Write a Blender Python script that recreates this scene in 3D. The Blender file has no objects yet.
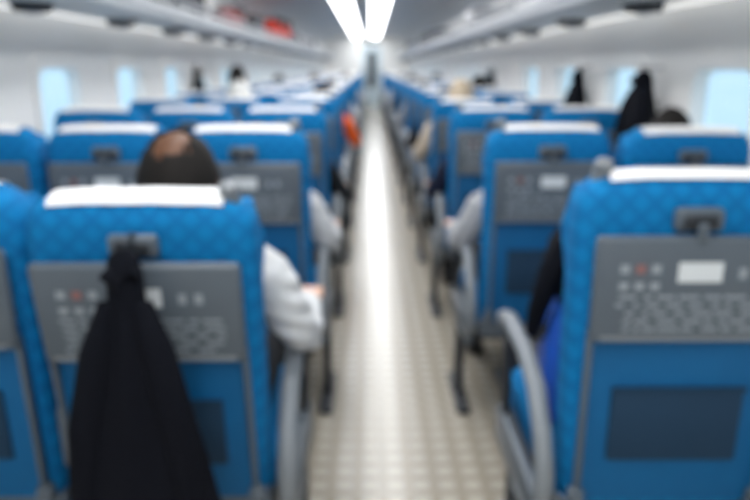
import bpy, bmesh, math, random
from mathutils import Vector, Matrix
random.seed(7)
scene = bpy.context.scene
COL = scene.collection
scene.view_settings.view_transform = 'Standard'
scene.view_settings.look = 'None'

# ---------------------------------------------------------------- materials
def mat(name, col, rough=0.5, metal=0.0, emit=None, estr=0.0, noise=None, bump=0.0, nscale=40, coat=0.0, spec=.5):
    m = bpy.data.materials.new(name); m.use_nodes = True
    nt = m.node_tree; b = nt.nodes['Principled BSDF']
    b.inputs['Base Color'].default_value = (*col, 1)
    b.inputs['Roughness'].default_value = rough
    b.inputs['Metallic'].default_value = metal
    b.inputs['Coat Weight'].default_value = coat
    b.inputs['Specular IOR Level'].default_value = spec
    if emit:
        b.inputs['Emission Color'].default_value = (*emit, 1)
        b.inputs['Emission Strength'].default_value = estr
    tc = nt.nodes.new('ShaderNodeTexCoord')
    nz = nt.nodes.new('ShaderNodeTexNoise'); nz.inputs['Scale'].default_value = nscale
    nt.links.new(tc.outputs['Object'], nz.inputs['Vector'])
    if noise:
        mx = nt.nodes.new('ShaderNodeMix'); mx.data_type = 'RGBA'
        mx.inputs[6].default_value = (*col, 1); mx.inputs[7].default_value = (*noise, 1)
        nt.links.new(nz.outputs['Fac'], mx.inputs[0])
        nt.links.new(mx.outputs[2], b.inputs['Base Color'])
    if bump:
        bp = nt.nodes.new('ShaderNodeBump'); bp.inputs['Strength'].default_value = bump
        bp.inputs['Distance'].default_value = 0.005
        nt.links.new(nz.outputs['Fac'], bp.inputs['Height'])
        nt.links.new(bp.outputs[0], b.inputs['Normal'])
    return m

def grid_mat(name, c1, c2, scale, edge, rough, rot=0.0, swap=False, coat=0.0, spec=.5):
    m = mat(name, c1, rough, coat=coat, spec=spec); nt = m.node_tree; b = nt.nodes['Principled BSDF']
    tc = nt.nodes.new('ShaderNodeTexCoord')
    mp = nt.nodes.new('ShaderNodeMapping')
    if swap: mp.inputs['Rotation'].default_value = (math.radians(90), 0, 0)
    src = tc.outputs['Object']
    nt.links.new(src, mp.inputs['Vector'])
    mp2 = nt.nodes.new('ShaderNodeMapping'); mp2.inputs['Rotation'].default_value = (0, 0, rot)
    nt.links.new(mp.outputs[0], mp2.inputs['Vector'])
    vo = nt.nodes.new('ShaderNodeTexVoronoi'); vo.voronoi_dimensions = '2D'; vo.distance = 'CHEBYCHEV'
    vo.inputs['Scale'].default_value = scale; vo.inputs['Randomness'].default_value = 0
    nt.links.new(mp2.outputs[0], vo.inputs['Vector'])
    rp = nt.nodes.new('ShaderNodeValToRGB')
    rp.color_ramp.elements[0].position = edge - .05; rp.color_ramp.elements[0].color = (*c1, 1)
    rp.color_ramp.elements[1].position = edge + .05; rp.color_ramp.elements[1].color = (*c2, 1)
    nt.links.new(vo.outputs['Distance'], rp.inputs[0])
    nt.links.new(rp.outputs[0], b.inputs['Base Color'])
    return m

M_FAB = grid_mat('seat_fabric', (.002, .190, .46), (.002, .145, .375), 30, .33, .8, rot=math.radians(45), swap=True, spec=.2)
M_BLUE = mat('seat_back_blue', (.002, .122, .31), .6, noise=(.002, .10, .265), spec=.3)
M_GRAY = mat('tray_gray', (.100, .125, .15), .4, noise=(.09, .112, .138))
M_LGRAY = mat('armrest_gray', (.20, .22, .24), .4)
M_DGRAY = mat('frame_dark', (.016, .020, .027), .5)
M_NET = mat('pocket_net', (.003, .032, .075), .8)
M_COVER = mat('headrest_linen', (.86, .86, .86), .8, bump=.2, nscale=80)
M_STICK = mat('sticker_white', (.70, .74, .76), .5)
M_TEXT = mat('label_print', (.31, .35, .385), .5)
M_RED = mat('label_red', (.28, .12, .11), .5)
M_WALL = mat('wall_panel', (.92, .915, .895), .45, noise=(.90, .895, .875), nscale=3)
M_CEIL = mat('ceiling_panel', (.56, .585, .61), .45, noise=(.53, .555, .58), nscale=2)
M_FLOOR = grid_mat('floor_vinyl', (.47, .43, .365), (.325, .29, .235), 13, .29, .22)
M_LIGHT = mat('light_diffuser', (.9, .9, .9), .4, emit=(.98, .99, 1.0), estr=8.0)
M_FILL = mat('wall_fill_glow', (.9, .9, .9), .4, emit=(1.0, .99, .95), estr=.75)  # weak emission added to lift the walls, stands for no real lamp
M_RACK = mat('rack_panel', (.58, .60, .62), .35)
M_RAIL = mat('rack_metal', (.30, .32, .35), .3, metal=.4)
M_VENT = mat('vent_dark', (.02, .023, .028), .6)
M_COAT = mat('black_wool', (.0022, .0028, .006), .9, noise=(.004, .005, .009), bump=.3, spec=.15)
M_SKIN = mat('skin', (.62, .36, .25), .5)
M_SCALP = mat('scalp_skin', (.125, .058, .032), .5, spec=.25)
M_EYE = mat('eye', (.8, .8, .8), .2)
M_PUP = mat('pupil', (.02, .015, .01), .2)
M_LIP = mat('lip', (.5, .18, .15), .5)
M_SHOE = mat('shoe_leather', (.008, .008, .009), .35)

glass = bpy.data.materials.new('window_glass'); glass.use_nodes = True
nt = glass.node_tree; nt.nodes.clear()
o = nt.nodes.new('ShaderNodeOutputMaterial'); mx = nt.nodes.new('ShaderNodeMixShader')
t = nt.nodes.new('ShaderNodeBsdfTransparent'); t.inputs[0].default_value = (.90, .97, 1, 1)
g = nt.nodes.new('ShaderNodeBsdfGlossy'); g.inputs['Roughness'].default_value = .05
mx.inputs[0].default_value = .06
nt.links.new(t.outputs[0], mx.inputs[1]); nt.links.new(g.outputs[0], mx.inputs[2]); nt.links.new(mx.outputs[0], o.inputs[0])

# ---------------------------------------------------------------- mesh helpers
def append(B, tmp, mi, M=None):
    mp = {}
    for v in tmp.verts:
        mp[v] = B.verts.new((M @ v.co) if M else v.co)
    for f in tmp.faces:
        try:
            nf = B.faces.new([mp[v] for v in f.verts]); nf.material_index = mi; nf.smooth = True
        except ValueError: pass
    tmp.free()

def rbox(B, c, s, r=.01, mi=0, rot=None, seg=2):
    t = bmesh.new(); bmesh.ops.create_cube(t, size=1)
    for v in t.verts: v.co = Vector((v.co.x*s[0], v.co.y*s[1], v.co.z*s[2]))
    if r > 0:
        bmesh.ops.bevel(t, geom=t.edges[:], offset=min(r, min(s)*.49), segments=seg, profile=.5, affect='EDGES')
    M = Matrix.Translation(c)
    if rot: M = M @ rot
    append(B, t, mi, M)

def tube(B, pts, rad, n=12, mi=0, side=(1, 0, 0), cap=.5):
    pts = [Vector(p) for p in pts]; side = Vector(side); rings = []
    t = bmesh.new()
    for i, p in enumerate(pts):
        a = pts[max(i-1, 0)]; b = pts[min(i+1, len(pts)-1)]
        tg = (b-a).normalized(); s = side - tg*side.dot(tg)
        if s.length < .1: s = Vector((0, 1, 0)) - tg*tg.y
        s.normalize(); u = tg.cross(s)
        r = rad[i] if isinstance(rad, (list, tuple)) and not (len(rad) == 2 and len(pts) != 2) else rad
        ra, rb = r if isinstance(r, (tuple, list)) else (r, r)
        rings.append(([t.verts.new(p + s*ra*math.cos(2*math.pi*k/n) + u*rb*math.sin(2*math.pi*k/n)) for k in range(n)], tg, max(min(ra, rb), .0001)))
    for i in range(len(rings)-1):
        A, Bq = rings[i][0], rings[i+1][0]
        for k in range(n): t.faces.new([A[k], A[(k+1) % n], Bq[(k+1) % n], Bq[k]])
    e0 = t.verts.new(pts[0] - rings[0][1]*rings[0][2]*cap); e1 = t.verts.new(pts[-1] + rings[-1][1]*rings[-1][2]*cap)
    for k in range(n):
        t.faces.new([rings[0][0][(k+1) % n], rings[0][0][k], e0])
        t.faces.new([rings[-1][0][k], rings[-1][0][(k+1) % n], e1])
    append(B, t, mi)

def ell(B, c, r, mi=0, seg=20, rings=14, fn=None, rot=None):
    t = bmesh.new(); bmesh.ops.create_uvsphere(t, u_segments=seg, v_segments=rings, radius=1)
    for v in t.verts:
        co = v.co.copy()
        if fn: co = fn(co)
        v.co = Vector((co.x*r[0], co.y*r[1], co.z*r[2]))
    M = Matrix.Translation(c)
    if rot: M = M @ rot
    append(B, t, mi, M)

def quad(B, vs, mi=0, smooth=False):
    f = B.faces.new([B.verts.new(v) for v in vs]); f.material_index = mi; f.smooth = smooth

def loft(B, secs, mi=0, closed=True, caps=True):
    t = bmesh.new(); R = [[t.verts.new(p) for p in s] for s in secs]; n = len(R[0])
    for i in range(len(R)-1):
        for k in range(n if closed else n-1):
            t.faces.new([R[i][k], R[i][(k+1) % n], R[i+1][(k+1) % n], R[i+1][k]])
    if caps and closed:
        t.faces.new(R[0][::-1]); t.faces.new(R[-1])
    bmesh.ops.recalc_face_normals(t, faces=t.faces[:])
    append(B, t, mi)

def mesh(B, name, mats, autosmooth=True):
    me = bpy.data.meshes.new(name); B.normal_update(); B.to_mesh(me); B.free()
    for m in mats: me.materials.append(m)
    if autosmooth:
        try: me.set_sharp_from_angle(angle=math.radians(40))
        except Exception: pass
    return me

def obj(name, me, loc=(0, 0, 0), rot=(0, 0, 0), scale=(1, 1, 1), parent=None):
    ob = bpy.data.objects.new(name, me); COL.objects.link(ob)
    ob.location = loc; ob.rotation_euler = rot; ob.scale = scale
    if parent: ob.parent = parent
    return ob

def fuse(B, name, voxel, smooth=4, mats=()):
    me = bpy.data.meshes.new(name + '_src'); B.to_mesh(me); B.free()
    ob = bpy.data.objects.new('tmp', me); COL.objects.link(ob)
    r = ob.modifiers.new('r', 'REMESH'); r.mode = 'VOXEL'; r.voxel_size = voxel
    s = ob.modifiers.new('s', 'SMOOTH'); s.iterations = smooth; s.factor = .5
    dg = bpy.context.evaluated_depsgraph_get(); dg.update()
    out = bpy.data.meshes.new_from_object(ob.evaluated_get(dg)); out.name = name
    bpy.data.objects.remove(ob)
    for p in out.polygons: p.use_smooth = True
    out.materials.clear()
    for m in mats: out.materials.append(m)
    return out

# ---------------------------------------------------------------- room shell
XL, XR = -1.50, 1.26; XC = (XL+XR)/2
Y0, Y1 = -3.6, 24.0; ZT = 2.13
PITCH = 1.04; ROW0 = 1.24
B = bmesh.new()
rbox(B, ((XL+XR)/2, (Y0+Y1)/2, -.03), (XR-XL+.1, Y1-Y0+.1, .06), 0)
obj('floor', mesh(B, 'floor', [M_FLOOR]))

B = bmesh.new()
prof = [(XL, 1.86), (XL+.05, 1.95), (XL+.16, 2.03), (XL+.35, 2.085), (XL+.60, ZT-.01), (XC-.6, ZT), (XC+.6, ZT),
        (XR-.60, ZT-.01), (XR-.35, 2.085), (XR-.16, 2.03), (XR-.05, 1.95), (XR, 1.86)]
outer = [(XR, 2.2), (XL, 2.2)]
pr = prof + outer
loft(B, [[(x, y, z) for x, z in pr] for y in (Y0, Y1)])
obj('ceiling', mesh(B, 'ceiling', [M_CEIL]))

WZ0, WZ1, WW = .80, 1.235, .50
def wall_side(name, X, out, centers):
    B = bmesh.new(); ys = [Y0]
    def piece(ya, yb, za, zb):
        rbox(B, (X+out*.03, (ya+yb)/2, (za+zb)/2), (.06, yb-ya, zb-za), 0)
    piece(Y0, Y1, 0, WZ0); piece(Y0, Y1, WZ1, 2.2)
    prev = Y0
    for c in centers:
        piece(prev, c-WW/2, WZ0, WZ1); prev = c+WW/2
    piece(prev, Y1, WZ0, WZ1)
    rbox(B, (X-out*.012, (Y0+Y1)/2, .72), (.03, Y1-Y0, .03), .008)
    obj(name, mesh(B, name, [M_WALL]))
cl = [c for c in [3.57+PITCH*k for k in range(-6, 19)] if Y0+.4 < c < Y1-.4]
cr = [c for c in [2.62+PITCH*k for k in range(-5, 20)] if Y0+.4 < c < Y1-.4]
wall_side('wall_left', XL, -1, cl); wall_side('wall_right', XR, 1, cr)

def rr(w, h, r, n=6):
    pts = []
    for cx, cy, a0 in ((w/2-r, h/2-r, 0), (-w/2+r, h/2-r, 90), (-w/2+r, -h/2+r, 180), (w/2-r, -h/2+r, 270)):
        for k in range(n+1):
            a = math.radians(a0+90*k/n); pts.append((cx+r*math.cos(a), cy+r*math.sin(a)))
    return pts
def window_mesh(blind):
    B = bmesh.new(); H = WZ1-WZ0
    o1 = rr(WW+.05, H+.05, .03); o2 = rr(WW-.04, H-.04, .08); o3 = rr(WW-.06, H-.06, .075)
    secs = [[(d, a, b) for a, b in q] for q, d in ((o1, .001), (o1, -.016), (o2, -.012), (o3, .04), (o1, .04))]
    loft(B, secs, 0, caps=False)
    t = bmesh.new(); vs = [t.verts.new((.035, a, b)) for a, b in o2]; t.faces.new(vs); append(B, t, 1)
    if blind:
        rbox(B, (.012, 0, H/2-blind/2), (.006, WW-.05, blind), .001, 2)
        rbox(B, (.010, 0, H/2-blind), (.014, WW-.05, .018), .004, 0)
    return mesh(B, 'window', [M_WALL, glass, M_COVER])
WM = [window_mesh(0), window_mesh(.12), window_mesh(.22)]
n = 1
for side, X, cs, rz in (('l', XL, cl, math.pi), ('r', XR, cr, 0)):
    for c in cs:
        k = 0 if c < 6 else random.choice([0, 0, 1, 2])
        obj('window_%d' % n, WM[k], (X, c, (WZ0+WZ1)/2), (0, 0, rz)); n += 1

# end walls
B = bmesh.new()
DX, DW, DH = .06, .62, 1.86
for xa, xb, za, zb in ((XL, DX-DW/2, 0, 2.2), (DX+DW/2, XR, 0, 2.2), (DX-DW/2, DX+DW/2, DH, 2.2)):
    rbox(B, ((xa+xb)/2, Y1+.03, (za+zb)/2), (xb-xa, .06, zb-za), 0)
rbox(B, (DX, Y1-.01, 1.98), (.5, .02, .12), .005, 1)
obj('wall_front', mesh(B, 'wall_front', [M_WALL, M_VENT]))
B = bmesh.new(); rbox(B, (XC, Y0-.03, 1.1), (XR-XL, .06, 2.2), 0)
obj('wall_back', mesh(B, 'wall_back', [M_WALL]))
B = bmesh.new()
M_DOOR = mat('door_panel', (.55, .66, .72), .4)
rbox(B, (DX, Y1+.03, DH/2), (DW-.006, .04, DH-.006), .004, 0)
rbox(B, (DX+.0, Y1+.005, 1.12), (.26, .02, 1.15), .02, 1)
rbox(B, (DX+.24, Y1-.005, 1.0), (.03, .03, .3), .01, 2)
obj('door_1', mesh(B, 'door_1', [M_DOOR, M_VENT, M_RAIL]))
for nm, X, o_ in (('baseboard_left', XL, 1), ('baseboard_right', XR, -1)):
    B = bmesh.new(); rbox(B, (X+o_*.012, (Y0+Y1)/2, .06), (.024, Y1-Y0, .12), .005)
    obj(nm, mesh(B, nm, [M_GRAY]))

# ceiling lamps
B = bmesh.new()
y = Y0+.1
while y < Y1-.6:
    for sx in (-1, 1):
        rbox(B, (XC+sx*.27, y+.65, ZT-.012), (.27, 1.28, .03), .006, 0)
        for ex in (-1, 1):
            rbox(B, (XC+sx*.27+ex*.145, y+.65, ZT-.012), (.016, 1.3, .034), .003, 1)
    y += 1.3
obj('ceiling_light', mesh(B, 'ceiling_light', [M_LIGHT, M_RAIL]))

# luggage racks: added glow strip that brightens the wall, round reading-light housings
def rack(X, s, vy):
    B = bmesh.new(); D = .42; z = 1.46; Ya, Yb = Y0+.01, Y1-.01; L = Yb-Ya; cy = (Ya+Yb)/2
    pr = [(.002, z), (D-.06, z-.005), (D-.01, z+.015), (D, z+.05), (D, z+.085), (D-.02, z+.085), (D-.025, z+.05), (D-.06, z+.03), (.002, z+.03)]
    loft(B, [[(X+s*a, y, b) for a, b in pr] for y in (Ya, Yb)], 0)
    tube(B, [(X+s*(D-.01), Ya+.01, z+.125), (X+s*(D-.01), Yb-.01, z+.125)], [.014, .014], 10, 1)
    rbox(B, (X+s*(D-.004), cy, z+.055), (.014, L-.02, .02), .004, 1)
    rbox(B, (X+s*.052, cy, z-.004), (.085, L-.4, .010), .004, 3)  # added glow strip under the shelf, fill for the wall
    for c in vy:
        if c+.5 > Yb: continue
        rbox(B, (X+s*(D-.012), c+.5, z+.1), (.02, .03, .06), .005, 1)
        t = bmesh.new(); bmesh.ops.create_cone(t, cap_ends=True, segments=28, radius1=.066, radius2=.082, depth=.034)
        for v in t.verts: v.co.y *= 1.35
        append(B, t, 2, Matrix.Translation((X+s*.19, c, z-.016)))
        t = bmesh.new(); bmesh.ops.create_cone(t, cap_ends=True, segments=20, radius1=.028, radius2=.034, depth=.012)
        append(B, t, 1, Matrix.Translation((X+s*.19, c, z-.036)))
    obj('luggage_rack', mesh(B, 'luggage_rack', [M_RACK, M_RAIL, M_VENT, M_FILL]))
rack(XL, 1, [2.95+PITCH*k for k in range(-6, 20)]); rack(XR, -1, [2.95+PITCH*k for k in range(-6, 20)])

# ---------------------------------------------------------------- seats
SM = [M_FAB, M_BLUE, M_GRAY, M_LGRAY, M_DGRAY, M_NET, M_COVER, M_STICK, M_TEXT, M_RED]
cache = {}
DZ = -.016
def seat_mesh(aisle, wallarm, rec):
    key = (aisle, wallarm, rec)
    if key in cache: return cache[key]
    K = bmesh.new()
    def sect(z, hw, y0, y1, r):
        cx, w, h = (y0+y1)/2, 2*hw, (y1-y0)
        r = min(r, h*.49, w*.49)
        return [(a, cx+b, z) for a, b in rr(w, h, r, 4)]
    secs = []
    for z, hw, y0, y1 in ((.38, .185, .01, .09), (.42, .190, 0, .10), (.60, .193, 0, .12), (.80, .196, 0, .115), (.93+DZ, .198, .0, .115), (.985+DZ, .1965, .002, .112),
                          (1.01+DZ, .193, .005, .108), (1.03+DZ, .185, .010, .10), (1.045+DZ, .170, .020, .09), (1.053+DZ, .150, .032, .08)):
        secs.append(sect(z, hw, y0, y1, .035))
    loft(K, secs, 0)
    for s in (-1, 1):
        tube(K, [(s*.174, .10, .84), (s*.178, .13, .92), (s*.168, .115, 1.0)], [(.018, .02), (.02, .028), (.015, .018)], 10, 0)
    rbox(K, (0, -.004, .60), (.35, .02, .38), .008, 1)
    rbox(K, (0, -.026, .845), (.355, .020, .195), .012, 2, seg=3)
    rbox(K, (0, -.037, .757), (.32, .006, .008), .002, 3)
    for s in (-1, 1):
        rbox(K, (s*.172, -.020, .60), (.010, .016, .34), .004, 2)
        rbox(K, (s*.172, -.018, .42), (.03, .03, .04), .008, 2)
    rbox(K, (0, -.012, .968), (.085, .024, .042), .010, 2)
    rbox(K, (0, -.022, .966), (.062, .012, .026), .006, 4)
    rbox(K, (0, -.034, .948), (.018, .012, .036), .005, 2)
    yq = -.0372
    def lab(x0, x1, z0, z1, mi): quad(K, [(x0, yq, z0), (x1, yq, z0), (x1, yq, z1), (x0, yq, z1)], mi)
    lab(-.035, .042, .862, .898, 7)
    for i, x in enumerate((-.135, -.108, -.081)):
        lab(x, x+.016, .878, .894, 8 if i != 1 else 9)
        lab(x, x+.016, .848, .862, 8)
    for r_ in range(5):
        z = .838-r_*.015; x = -.14+random.uniform(0, .02)
        while x < .13:
            l = random.uniform(.01, .04); lab(x, min(x+l, .145), z-.006, z, 8); x += l+random.uniform(.004, .016)
    for x in (.07, .098): lab(x, x+.014, .868, .888, 8)
    rbox(K, (0, -.016, .575), (.245, .014, .15), .01, 5)
    rbox(K, (0, -.022, .650), (.25, .010, .010), .004, 5)
    path = [(.0165, 1.049), (.020, 1.0535), (.026, 1.057), (.036, 1.060), (.055, 1.062), (.085, 1.056), (.104, 1.040), (.117, 1.01), (.124, .93), (.126, .85)]
    xs = [-.148+.296*k/10 for k in range(11)]
    rows = []
    for (y_, z_) in path: rows.append([(x, y_+.0015*math.sin(x*60+z_*30), DZ+z_-.004*(abs(x)/.148)**4) for x in xs])
    loft(K, rows, 6, closed=False)
    if aisle:
        s = aisle
        tube(K, [(s*.155, .05, 1.01), (s*.155, .045, 1.044), (s*.155, .035, 1.060)], [(.020, .014), (.018, .015), (.015, .013)], 12, 3)
    R = Matrix.Translation((0, .05, .40)) @ Matrix.Rotation(math.radians(rec), 4, 'X') @ Matrix.Translation((0, -.05, -.40))
    for v in K.verts: v.co = R @ v.co
    rbox(K, (0, .33, .385), (.395, .48, .12), .04, 0, seg=4)
    rbox(K, (0, .31, .315), (.37, .44, .05), .012, 4)
    rbox(K, (0, .03, .36), (.39, .05, .06), .012, 2)
    rbox(K, (0, .28, .265), (.425, .10, .06), .01, 4)
    rbox(K, (0, .28, .14), (.06, .12, .24), .01, 4)
    rbox(K, (0, .28, .015), (.12, .34, .03), .008, 2)
    def arm(x, big):
        w = .020 if big else .016
        pts = [(x, .47, .59), (x, .46, .617), (x, .40, .632), (x, .22, .625), (x, .10, .59), (x, .03, .52), (x, .0, .45), (x, .0, .38), (x, .05, .325), (x, .2, .31)]
        rd = [(w*.8, .011), (w, .015), (w, .017), (w, .017), (w, .017), (w, .018), (w, .018), (w, .018), (w, .018), (w, .016)]
        if not big: pts = pts[:5]+[(x, .03, .57), (x, .04, .45)]; rd = rd[:7]
        tube(K, pts, rd, 12, 3)
        if big:
            rbox(K, (x, .24, .34), (.03, .42, .10), .012, 2)
            rbox(K, (x, .40, .47), (.018, .05, .28), .008, 4)
            rbox(K, (x, .26, .15), (.03, .07, .30), .008, 4)
            rbox(K, (x, .26, .012), (.05, .34, .024), .008, 4)
    if aisle: arm(aisle*.229, True); arm(-aisle*.211, False)
    else: arm(-wallarm*.211 if wallarm else -.211, False)
    me = mesh(K, 'train_seat', SM); cache[key] = me; return me

NROW = 21
for i in range(NROW):
    y = ROW0+PITCH*i
    L = [(-.39, 1, 0), (-.81, 0, 1), (-1.23, 0, 1)]
    R = [(.565, -1, 0), (.985, 0, -1)]
    for k, (x, a, w) in enumerate(L):
        rec = 10 if i == 0 and k == 0 else (5 if i < 3 else random.choice([3, 5, 9]))
        obj('train_seat', seat_mesh(a, w, rec), (x-(.005 if i == 0 and k == 0 else 0), y+(.04 if i == 0 else 0), 0), scale=(1.0, 1, .98 if i == 0 else 1))
    for k, (x, a, w) in enumerate(R):
        rec = 2 if i == 0 else (4 if i == 1 and k == 0 else (8 if i == 1 else random.choice([3, 5, 9])))
        obj('train_seat', seat_mesh(a, w, rec), (x, y, 0))

# ---------------------------------------------------------------- passengers
def hand_parts(B, w, sx, curl=.3):
    w = Vector(w)
    P = lambda x, y, z: w+Vector((x, y, z))
    tube(B, [P(0, -.01, 0), P(0, .03, 0), P(0, .085, -.002)], [(.024, .017), (.036, .015), (.036, .012)], 12)
    for k, (fx, L) in enumerate(((.028, .066), (.010, .076), (-.009, .070), (-.027, .054))):
        x = fx*sx
        tube(B, [P(x, .075, 0), P(x*1.05, .085+L*.35, -.001), P(x*1.08, .085+L*.68, -.012), P(x*1.08, .085+L*.86, -.027)], [.0085, .008, .0075, .0065], 8)
    tube(B, [P(.022*sx, .015, -.003), P(.046*sx, .045, -.006), P(.050*sx, .078, -.010)], [.012, .010, .008], 8)

def passenger_meshes(s):
    D = {}
    B = bmesh.new()
    tube(B, [(0, .27, .46), (0, .235, .58), (0, .185, .72), (0, .165, .81), (0, .17, .865), (0, .185, .905)],
         [(.150, .105), (.142, .10), (.155, .10), (.165, .088), (.115, .07), (.056, .052)], 24)
    tube(B, [(s*.13, .165, .835), (s*.178, .165, .800), (s*.212, .175, .735), (s*.236, .19, .68), (s*.247, .215, .652), (s*.245, .28, .668), (s*.235, .40, .672)],
         [.05, .056, .050, .045, .041, .040, .030], 14)
    tube(B, [(-s*.13, .165, .835), (-s*.180, .17, .80), (-s*.195, .20, .70), (-s*.19, .24, .62), (-s*.155, .31, .60), (-s*.10, .40, .598)],
         [.05, .058, .050, .045, .043, .034], 14)
    me = fuse(B, 'shirt', .009, 2, [M_COVER])
    for v in me.vertices:
        c = v.co
        if abs(c.x) > .16:
            k = .0045*math.sin(c.z*150+c.x*60)*math.sin(c.y*45+1)
            v.co = c+v.normal*k
    D['shirt'] = me
    B = bmesh.new()
    tube(B, [(-.09, .25, .50), (0, .25, .50), (.09, .25, .50)], [.09, .105, .09], 14, side=(0, 1, 0))
    for q in (-1, 1):
        tube(B, [(q*.085, .24, .50), (q*.09, .42, .505), (q*.098, .60, .50), (q*.10, .655, .44), (q*.105, .66, .28), (q*.11, .67, .10)],
             [.085, .078, .065, .060, .055, .045], 14)
    D['trousers'] = fuse(B, 'trousers', .012, 3, [M_DGRAY])
    B = bmesh.new()
    for q in (-1, 1):
        tube(B, [(q*.11, .63, .046), (q*.11, .70, .050), (q*.115, .78, .038), (q*.118, .85, .030)], [(.036, .044), (.040, .048), (.044, .036), (.034, .024)], 14)
    D['shoes'] = fuse(B, 'shoes', .007, 1, [M_SHOE])
    B = bmesh.new()
    hand_parts(B, (s*.235, .41, .666), -s); hand_parts(B, (-s*.095, .41, .60), s)
    D['hands'] = fuse(B, 'hands', .0045, 2, [M_SKIN])
    return D

HC = Vector((0, .205, .985))
def hf(co):
    z = co.z; k = 1.0
    if z < 0: k = 1-.30*(-z)**1.3
    yb = co.y
    if z < 0 and co.y < 0: yb = co.y*(1-.35*(-z))
    if co.y > 0: yb = co.y*(.92)
    return Vector((co.x*k, yb, z))
def head_mesh():
    B = bmesh.new()
    ell(B, HC, (.075, .095, .108), fn=hf, seg=28, rings=20)
    tube(B, [(0, .19, .86), (0, .195, .94)], [.05, .05], 14)
    tube(B, [HC+Vector((0, .080, .015)), HC+Vector((0, .096, -.012)), HC+Vector((0, .100, -.026))], [.007, .010, .013], 10)
    ell(B, HC+Vector((0, .065, -.085)), (.026, .022, .020))
    ell(B, HC+Vector((0, .076, .022)), (.045, .014, .008))
    for q in (-1, 1):
        ell(B, HC+Vector((q*.076, -.002, -.008)), (.009, .018, .030), rot=Matrix.Rotation(q*.25, 4, 'Z'))
    return fuse(B, 'head', .0055, 2, [M_SKIN])
HEAD = head_mesh()
B = bmesh.new()
for q in (-1, 1):
    ell(B, HC+Vector((q*.028, .076, .004)), (.013, .010, .009), 0, 12, 8)
    ell(B, HC+Vector((q*.028, .0845, .004)), (.005, .003, .005), 1, 10, 6)
ell(B, HC+Vector((0, .087, -.050)), (.022, .006, .006), 2, 12, 8)
EYES = mesh(B, 'face_features', [M_EYE, M_PUP, M_LIP])
def hair_mesh(kind):
    B = bmesh.new(); t = bmesh.new(); bmesh.ops.create_uvsphere(t, u_segments=48, v_segments=36, radius=1)
    kill = []
    for f in t.faces:
        c = f.calc_center_median()
        keep = c.z > (.38 if c.y > .3 else (-.05 if c.y > -.1 else -.55 if kind != 'long' else -.8))
        if abs(c.x) > .8 and c.y > -.15 and c.z < .12: keep = False
        if kind == 'bald' and (((c.x+.02)/.50)**2+((c.y+.34)/.46)**2 < 1+random.uniform(-.35, .25) and c.z > .2): keep = False
        if not keep: kill.append(f)
    bmesh.ops.delete(t, geom=kill, context='FACES')
    for v in t.verts:
        n_ = .02*math.sin(v.co.x*17+v.co.z*9)*math.cos(v.co.y*13)+random.uniform(-.008, .008)
        co = hf(v.co)*(1+n_)
        v.co = Vector((co.x*.083, co.y*.104, co.z*.117 + (.002 if kind != 'bald' else -.004)))
    r = bmesh.ops.solidify(t, geom=t.faces[:], thickness=.012 if kind != 'bald' else .006)
    append(B, t, 0, Matrix.Translation(HC))
    return mesh(B, 'hair', [M_DGRAY], False)
HAIR = {k: hair_mesh(k) for k in ('short', 'bald', 'long')}
PM = {1: passenger_meshes(1), -1: passenger_meshes(-1)}
mc = {}
def cmat(tag, c, r=.8):
    k = (tag, c)
    if k not in mc: mc[k] = mat(tag, c, r, noise=tuple(v*.8 for v in c), nscale=20, spec=.25)
    return mc[k]
def passenger(name, x, row, s, shirt, trous, hair, kind='short', sz=1.0, skin=None, dy=0, turn=0, dx=0, sx=1.0):
    e = bpy.data.objects.new(name, None); COL.objects.link(e)
    e.location = (x+dx, ROW0+PITCH*row+dy, 0); e.empty_display_size = .1; e.scale = (sx, 1, sz)
    def ch(nm, me, m=None, rz=0):
        ob = obj(nm, me, parent=e)
        if m:
            ob.material_slots[0].link = 'OBJECT'; ob.material_slots[0].material = m
        if rz:
            ob.location = (HC.x-(HC.x*math.cos(rz)-HC.y*math.sin(rz)), HC.y-(HC.x*math.sin(rz)+HC.y*math.cos(rz)), 0); ob.rotation_euler = (0, 0, rz)
    D = PM[s]
    ch('shirt', D['shirt'], cmat('cloth', shirt)); ch('trousers', D['trousers'], cmat('cloth', trous))
    ch('shoes', D['shoes']); ch('hands', D['hands'])
    ch('head', HEAD, skin, turn); ch('face_features', EYES, None, turn); ch('hair', HAIR[kind], cmat('hair', hair), turn)
BLK = (.010, .008, .007); WHT = (.70, .71, .72); NAVY = (.008, .012, .035); DRK = (.012, .014, .018)
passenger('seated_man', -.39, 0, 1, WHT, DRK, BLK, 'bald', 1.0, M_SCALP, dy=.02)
passenger('seated_man', -.39, 1, 1, WHT, NAVY, BLK, 'short', .94)
passenger('seated_woman', -.39, 2, 1, DRK, DRK, BLK, 'long', .92)
passenger('seated_man', -.81, 3, 1, (.5, .5, .5), DRK, (.72, .72, .70), 'short', 1.03)
passenger('seated_woman', -.39, 4, 1, (.90, .13, .015), NAVY, BLK, 'long', 1.0, dx=.03)
passenger('seated_man', -.39, 6, 1, WHT, DRK, BLK, 'short', 1.0)
passenger('seated_man', -1.23, 5, 1, DRK, DRK, BLK, 'short', 1.12, dx=.04, sx=.95)
passenger('seated_man', -1.23, 8, 1, WHT, DRK, BLK, 'short', 1.02, dx=.03, sx=.95)
passenger('seated_woman', -.81, 9, 1, (.5, .3, .2), DRK, (.04, .02, .01), 'long', 1.03)
passenger('seated_man', -.39, 10, 1, WHT, DRK, BLK, 'short', 1.03)
passenger('seated_man', .565, 1, -1, (.42, .43, .45), DRK, BLK, 'short', .94)
passenger('seated_woman', .985, 1, -1, DRK, DRK, BLK, 'long', .985, turn=-.3, dx=.045, sx=.86)
passenger('seated_man', .565, 2, -1, NAVY, DRK, BLK, 'short', .93)
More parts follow.
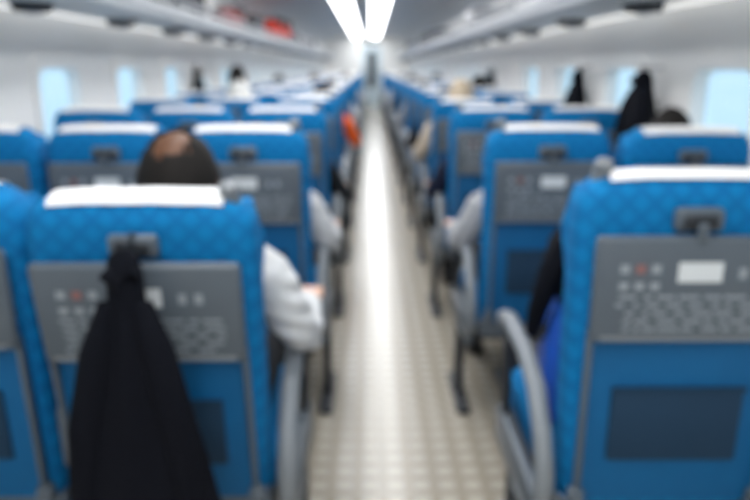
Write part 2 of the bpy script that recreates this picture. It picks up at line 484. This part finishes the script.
passenger('seated_woman', .565, 3, -1, (.6, .5, .38), DRK, (.55, .45, .33), 'long', 1.04)
passenger('seated_man', .565, 4, -1, DRK, NAVY, BLK, 'short', .97)
passenger('seated_man', .985, 5, -1, WHT, DRK, BLK, 'short', 1.04)
passenger('seated_man', .565, 6, -1, (.35, .36, .38), DRK, BLK, 'short', 1.0)
passenger('seated_man', .565, 8, -1, DRK, DRK, BLK, 'short', 1.03)
passenger('seated_woman', .985, 9, -1, (.3, .1, .1), DRK, BLK, 'long', 1.03)
passenger('seated_man', .565, 11, -1, WHT, DRK, BLK, 'short', 1.0)

# ---------------------------------------------------------------- coats
def coat_mesh():
    B = bmesh.new(); secs = []; n = 40
    lv = [(.00, .010, .010), (-.012, .022, .020), (-.04, .027, .028), (-.08, .028, .030), (-.12, .036, .034), (-.18, .056, .040), (-.26, .080, .045), (-.36, .102, .05), (-.46, .121, .055), (-.53, .131, .057)]
    for j, (z, a, b) in enumerate(lv):
        am = min(1, j/6)*.09
        secs.append([(a*math.cos(q)*(1+am*math.sin(5*q+.6)+am*.5*math.cos(9*q+j*.15)), b*math.sin(q)*(1+am*math.sin(7*q)), z) for q in [2*math.pi*k/n for k in range(n)]])
    loft(B, secs, 0)
    for s in (-1, 1):
        tube(B, [(s*.022, -.008, -.09), (s*.046, -.018, -.17), (s*.072, -.022, -.30), (s*.085, -.025, -.44)], [.020, .028, .030, .026], 12, 0)
    tube(B, [(-.022, -.018, -.035), (0, -.028, -.05), (.022, -.018, -.035)], [.012, .014, .012], 10, 0)
    tube(B, [(-.006, .0, -.005), (0, .0, .012), (.006, 0, -.005)], [.003, .003, .003], 8, 1)
    tube(B, [(0, .055, .012), (0, .02, .010), (0, -.006, .006), (0, -.008, .016)], [.004, .004, .004, .004], 8, 1)
    return mesh(B, 'hanging_coat', [M_COAT, M_DGRAY])
CM = coat_mesh()
obj('hanging_coat', CM, (-.392, 1.105, .940), (0, 0, 0), (1.05, 1, 1))
for yy, sc in ((3.17, 1.45), (4.21, 1.2), (7.3, 1.1)):
    obj('hanging_coat', CM, (XR-.055*sc-.005, yy, 1.205), (0, 0, -math.pi/2), (sc, sc, .9))
obj('hanging_coat', CM, (XL+.06, 6.2, 1.215), (0, 0, math.pi/2), (.9, 1, .9))

# ---------------------------------------------------------------- bags
def tote(name, loc, c, rz=0):
    B = bmesh.new()
    secs = []
    for z, a, b in ((0, .085, .05), (.02, .10, .06), (.12, .105, .062), (.22, .10, .052), (.28, .094, .035)):
        secs.append([(x*(1+.03*math.sin(z*40+y_*50)), y_, z) for x, y_ in rr(2*a, 2*b, .025, 4)])
    loft(B, secs, 0)
    for s in (-1, 1):
        tube(B, [(-.05, s*.045, .25), (-.045, s*.058, .20), (0, s*.066, .165), (.045, s*.058, .20), (.05, s*.045, .25)], [.006]*5, 8, 1)
    rbox(B, (0, 0, .283), (.17, .012, .01), .003, 1)
    return obj(name, mesh(B, name, [c, M_DGRAY]), loc, (0, 0, rz))
tote('tote_bag', (.455, ROW0+.30, .447), mat('tote_blue', (.008, .10, .55), .5), math.radians(80))
B = bmesh.new()
secs = []
for z, a, b in ((.0, .05, .08), (.03, .060, .105), (.07, .055, .10), (.11, .045, .08), (.14, .03, .055), (.15, .012, .03)):
    secs.append([(a*math.cos(q)*(1+.12*math.sin(4*q+z*30)), b*math.sin(q)*(1+.10*math.cos(5*q+z*20)), z) for q in [2*math.pi*k/28 for k in range(28)]])
loft(B, secs, 0)
tube(B, [(-.03, -.05, .12), (-.062, -.07, .06), (-.082, -.05, -.03), (-.086, -.03, -.09)], [.026, .028, .022, .016], 10, 0)
obj('folded_jacket', mesh(B, 'folded_jacket', [M_COAT]), (.445, ROW0+.29, .738))

def duffel(loc, c, L=.45, r=.13, rz=math.pi/2):
    B = bmesh.new()
    pts = [(-L/2, 0, r*.85), (-L/2+.03, 0, r*.88), (-L*.2, 0, r*.95), (L*.2, 0, r*.95), (L/2-.03, 0, r*.88), (L/2, 0, r*.85)]
    tube(B, pts, [(r*.6, r*.6), (r*.9, r*.86), (r, r*.92), (r, r*.92), (r*.9, r*.86), (r*.6, r*.6)], 20, 0, side=(0, 1, 0))
    for s in (-1, 1):
        tube(B, [(-.09, s*r*.75, r*1.45), (-.07, s*r*.4, r*2.1), (.07, s*r*.4, r*2.1), (.09, s*r*.75, r*1.45)], [.009]*4, 8, 1)
    for x in (-.1, .1): rbox(B, (x, 0, r*.95), (.025, r*2.04, r*1.86), .02, 1)
    rbox(B, (0, 0, r*1.86), (L*.8, .012, .012), .003, 1)
    return obj('duffel_bag', mesh(B, 'duffel_bag', [c, M_DGRAY]), loc, (0, 0, rz))
def suitcase(loc, c, s=(.36, .5, .22), rz=0):
    B = bmesh.new()
    rbox(B, (0, 0, s[2]/2+.012), s, .04, 0, seg=4)
    for k in range(-3, 4): rbox(B, (k*s[0]/8, 0, s[2]/2+.012), (.012, s[1]*.94, s[2]+.008), .004, 0)
    tube(B, [(-.06, -s[1]/2, s[2]/2), (-.05, -s[1]/2-.03, s[2]/2), (.05, -s[1]/2-.03, s[2]/2), (.06, -s[1]/2, s[2]/2)], [.01]*4, 8, 1)
    for a in (-1, 1):
        for b in (-1, 1): rbox(B, (a*s[0]*.38, b*s[1]*.38, .008), (.03, .03, .016), .004, 1)
    return obj('suitcase', mesh(B, 'suitcase', [c, M_DGRAY]), loc, (0, 0, rz))
RZ = 1.493
c_red = mat('bag_red', (.75, .05, .025), .6); c_pink = mat('bag_pink', (.50, .16, .16), .6); c_dk = mat('bag_dark', (.03, .03, .04), .6)
c_nv = mat('bag_navy', (.02, .03, .08), .6); c_si = mat('case_silver', (.4, .4, .42), .35)
XRL, XRR = XL+.20, XR-.20
suitcase((XRL, 4.3, RZ), c_dk); duffel((XRL, 5.3, RZ), c_dk)
duffel((XRL+.02, 6.9, RZ), c_pink, .45, .13); suitcase((XRL, 7.8, RZ), c_dk)
duffel((XRL+.05, 9.5, RZ), c_red, .5, .16); duffel((XRL+.05, 10.3, RZ), c_red, .5, .17)
suitcase((XRL, 11.3, RZ), c_nv); duffel((XRL, 12.4, RZ), c_dk)
suitcase((XRL, 14.0, RZ), c_si); duffel((XRL, 16.0, RZ), c_dk)
for yy, c in ((6.8, c_si), (10.5, c_dk), (15.5, c_nv)): suitcase((XRR, yy, RZ), c)
for yy, c in ((12.2, c_dk), (13.6, c_dk), (18.0, c_nv)): duffel((XRR-.02, yy, RZ), c, .45, .14)

# ---------------------------------------------------------------- world, camera
w = bpy.data.worlds.new('sky'); scene.world = w; w.use_nodes = True
bg = w.node_tree.nodes['Background']; bg.inputs[0].default_value = (.60, .83, 1.0, 1); bg.inputs[1].default_value = 1.15
cam = bpy.data.cameras.new('camera'); co = bpy.data.objects.new('camera', cam); COL.objects.link(co)
co.location = (0, 0, 1.22); co.rotation_euler = (math.radians(90-14.3), 0, -math.radians(.4))
cam.sensor_width = 36; cam.lens = 34.56; cam.clip_start = .02
cam.dof.use_dof = True; cam.dof.focus_distance = .33; cam.dof.aperture_fstop = 5.8
scene.camera = co
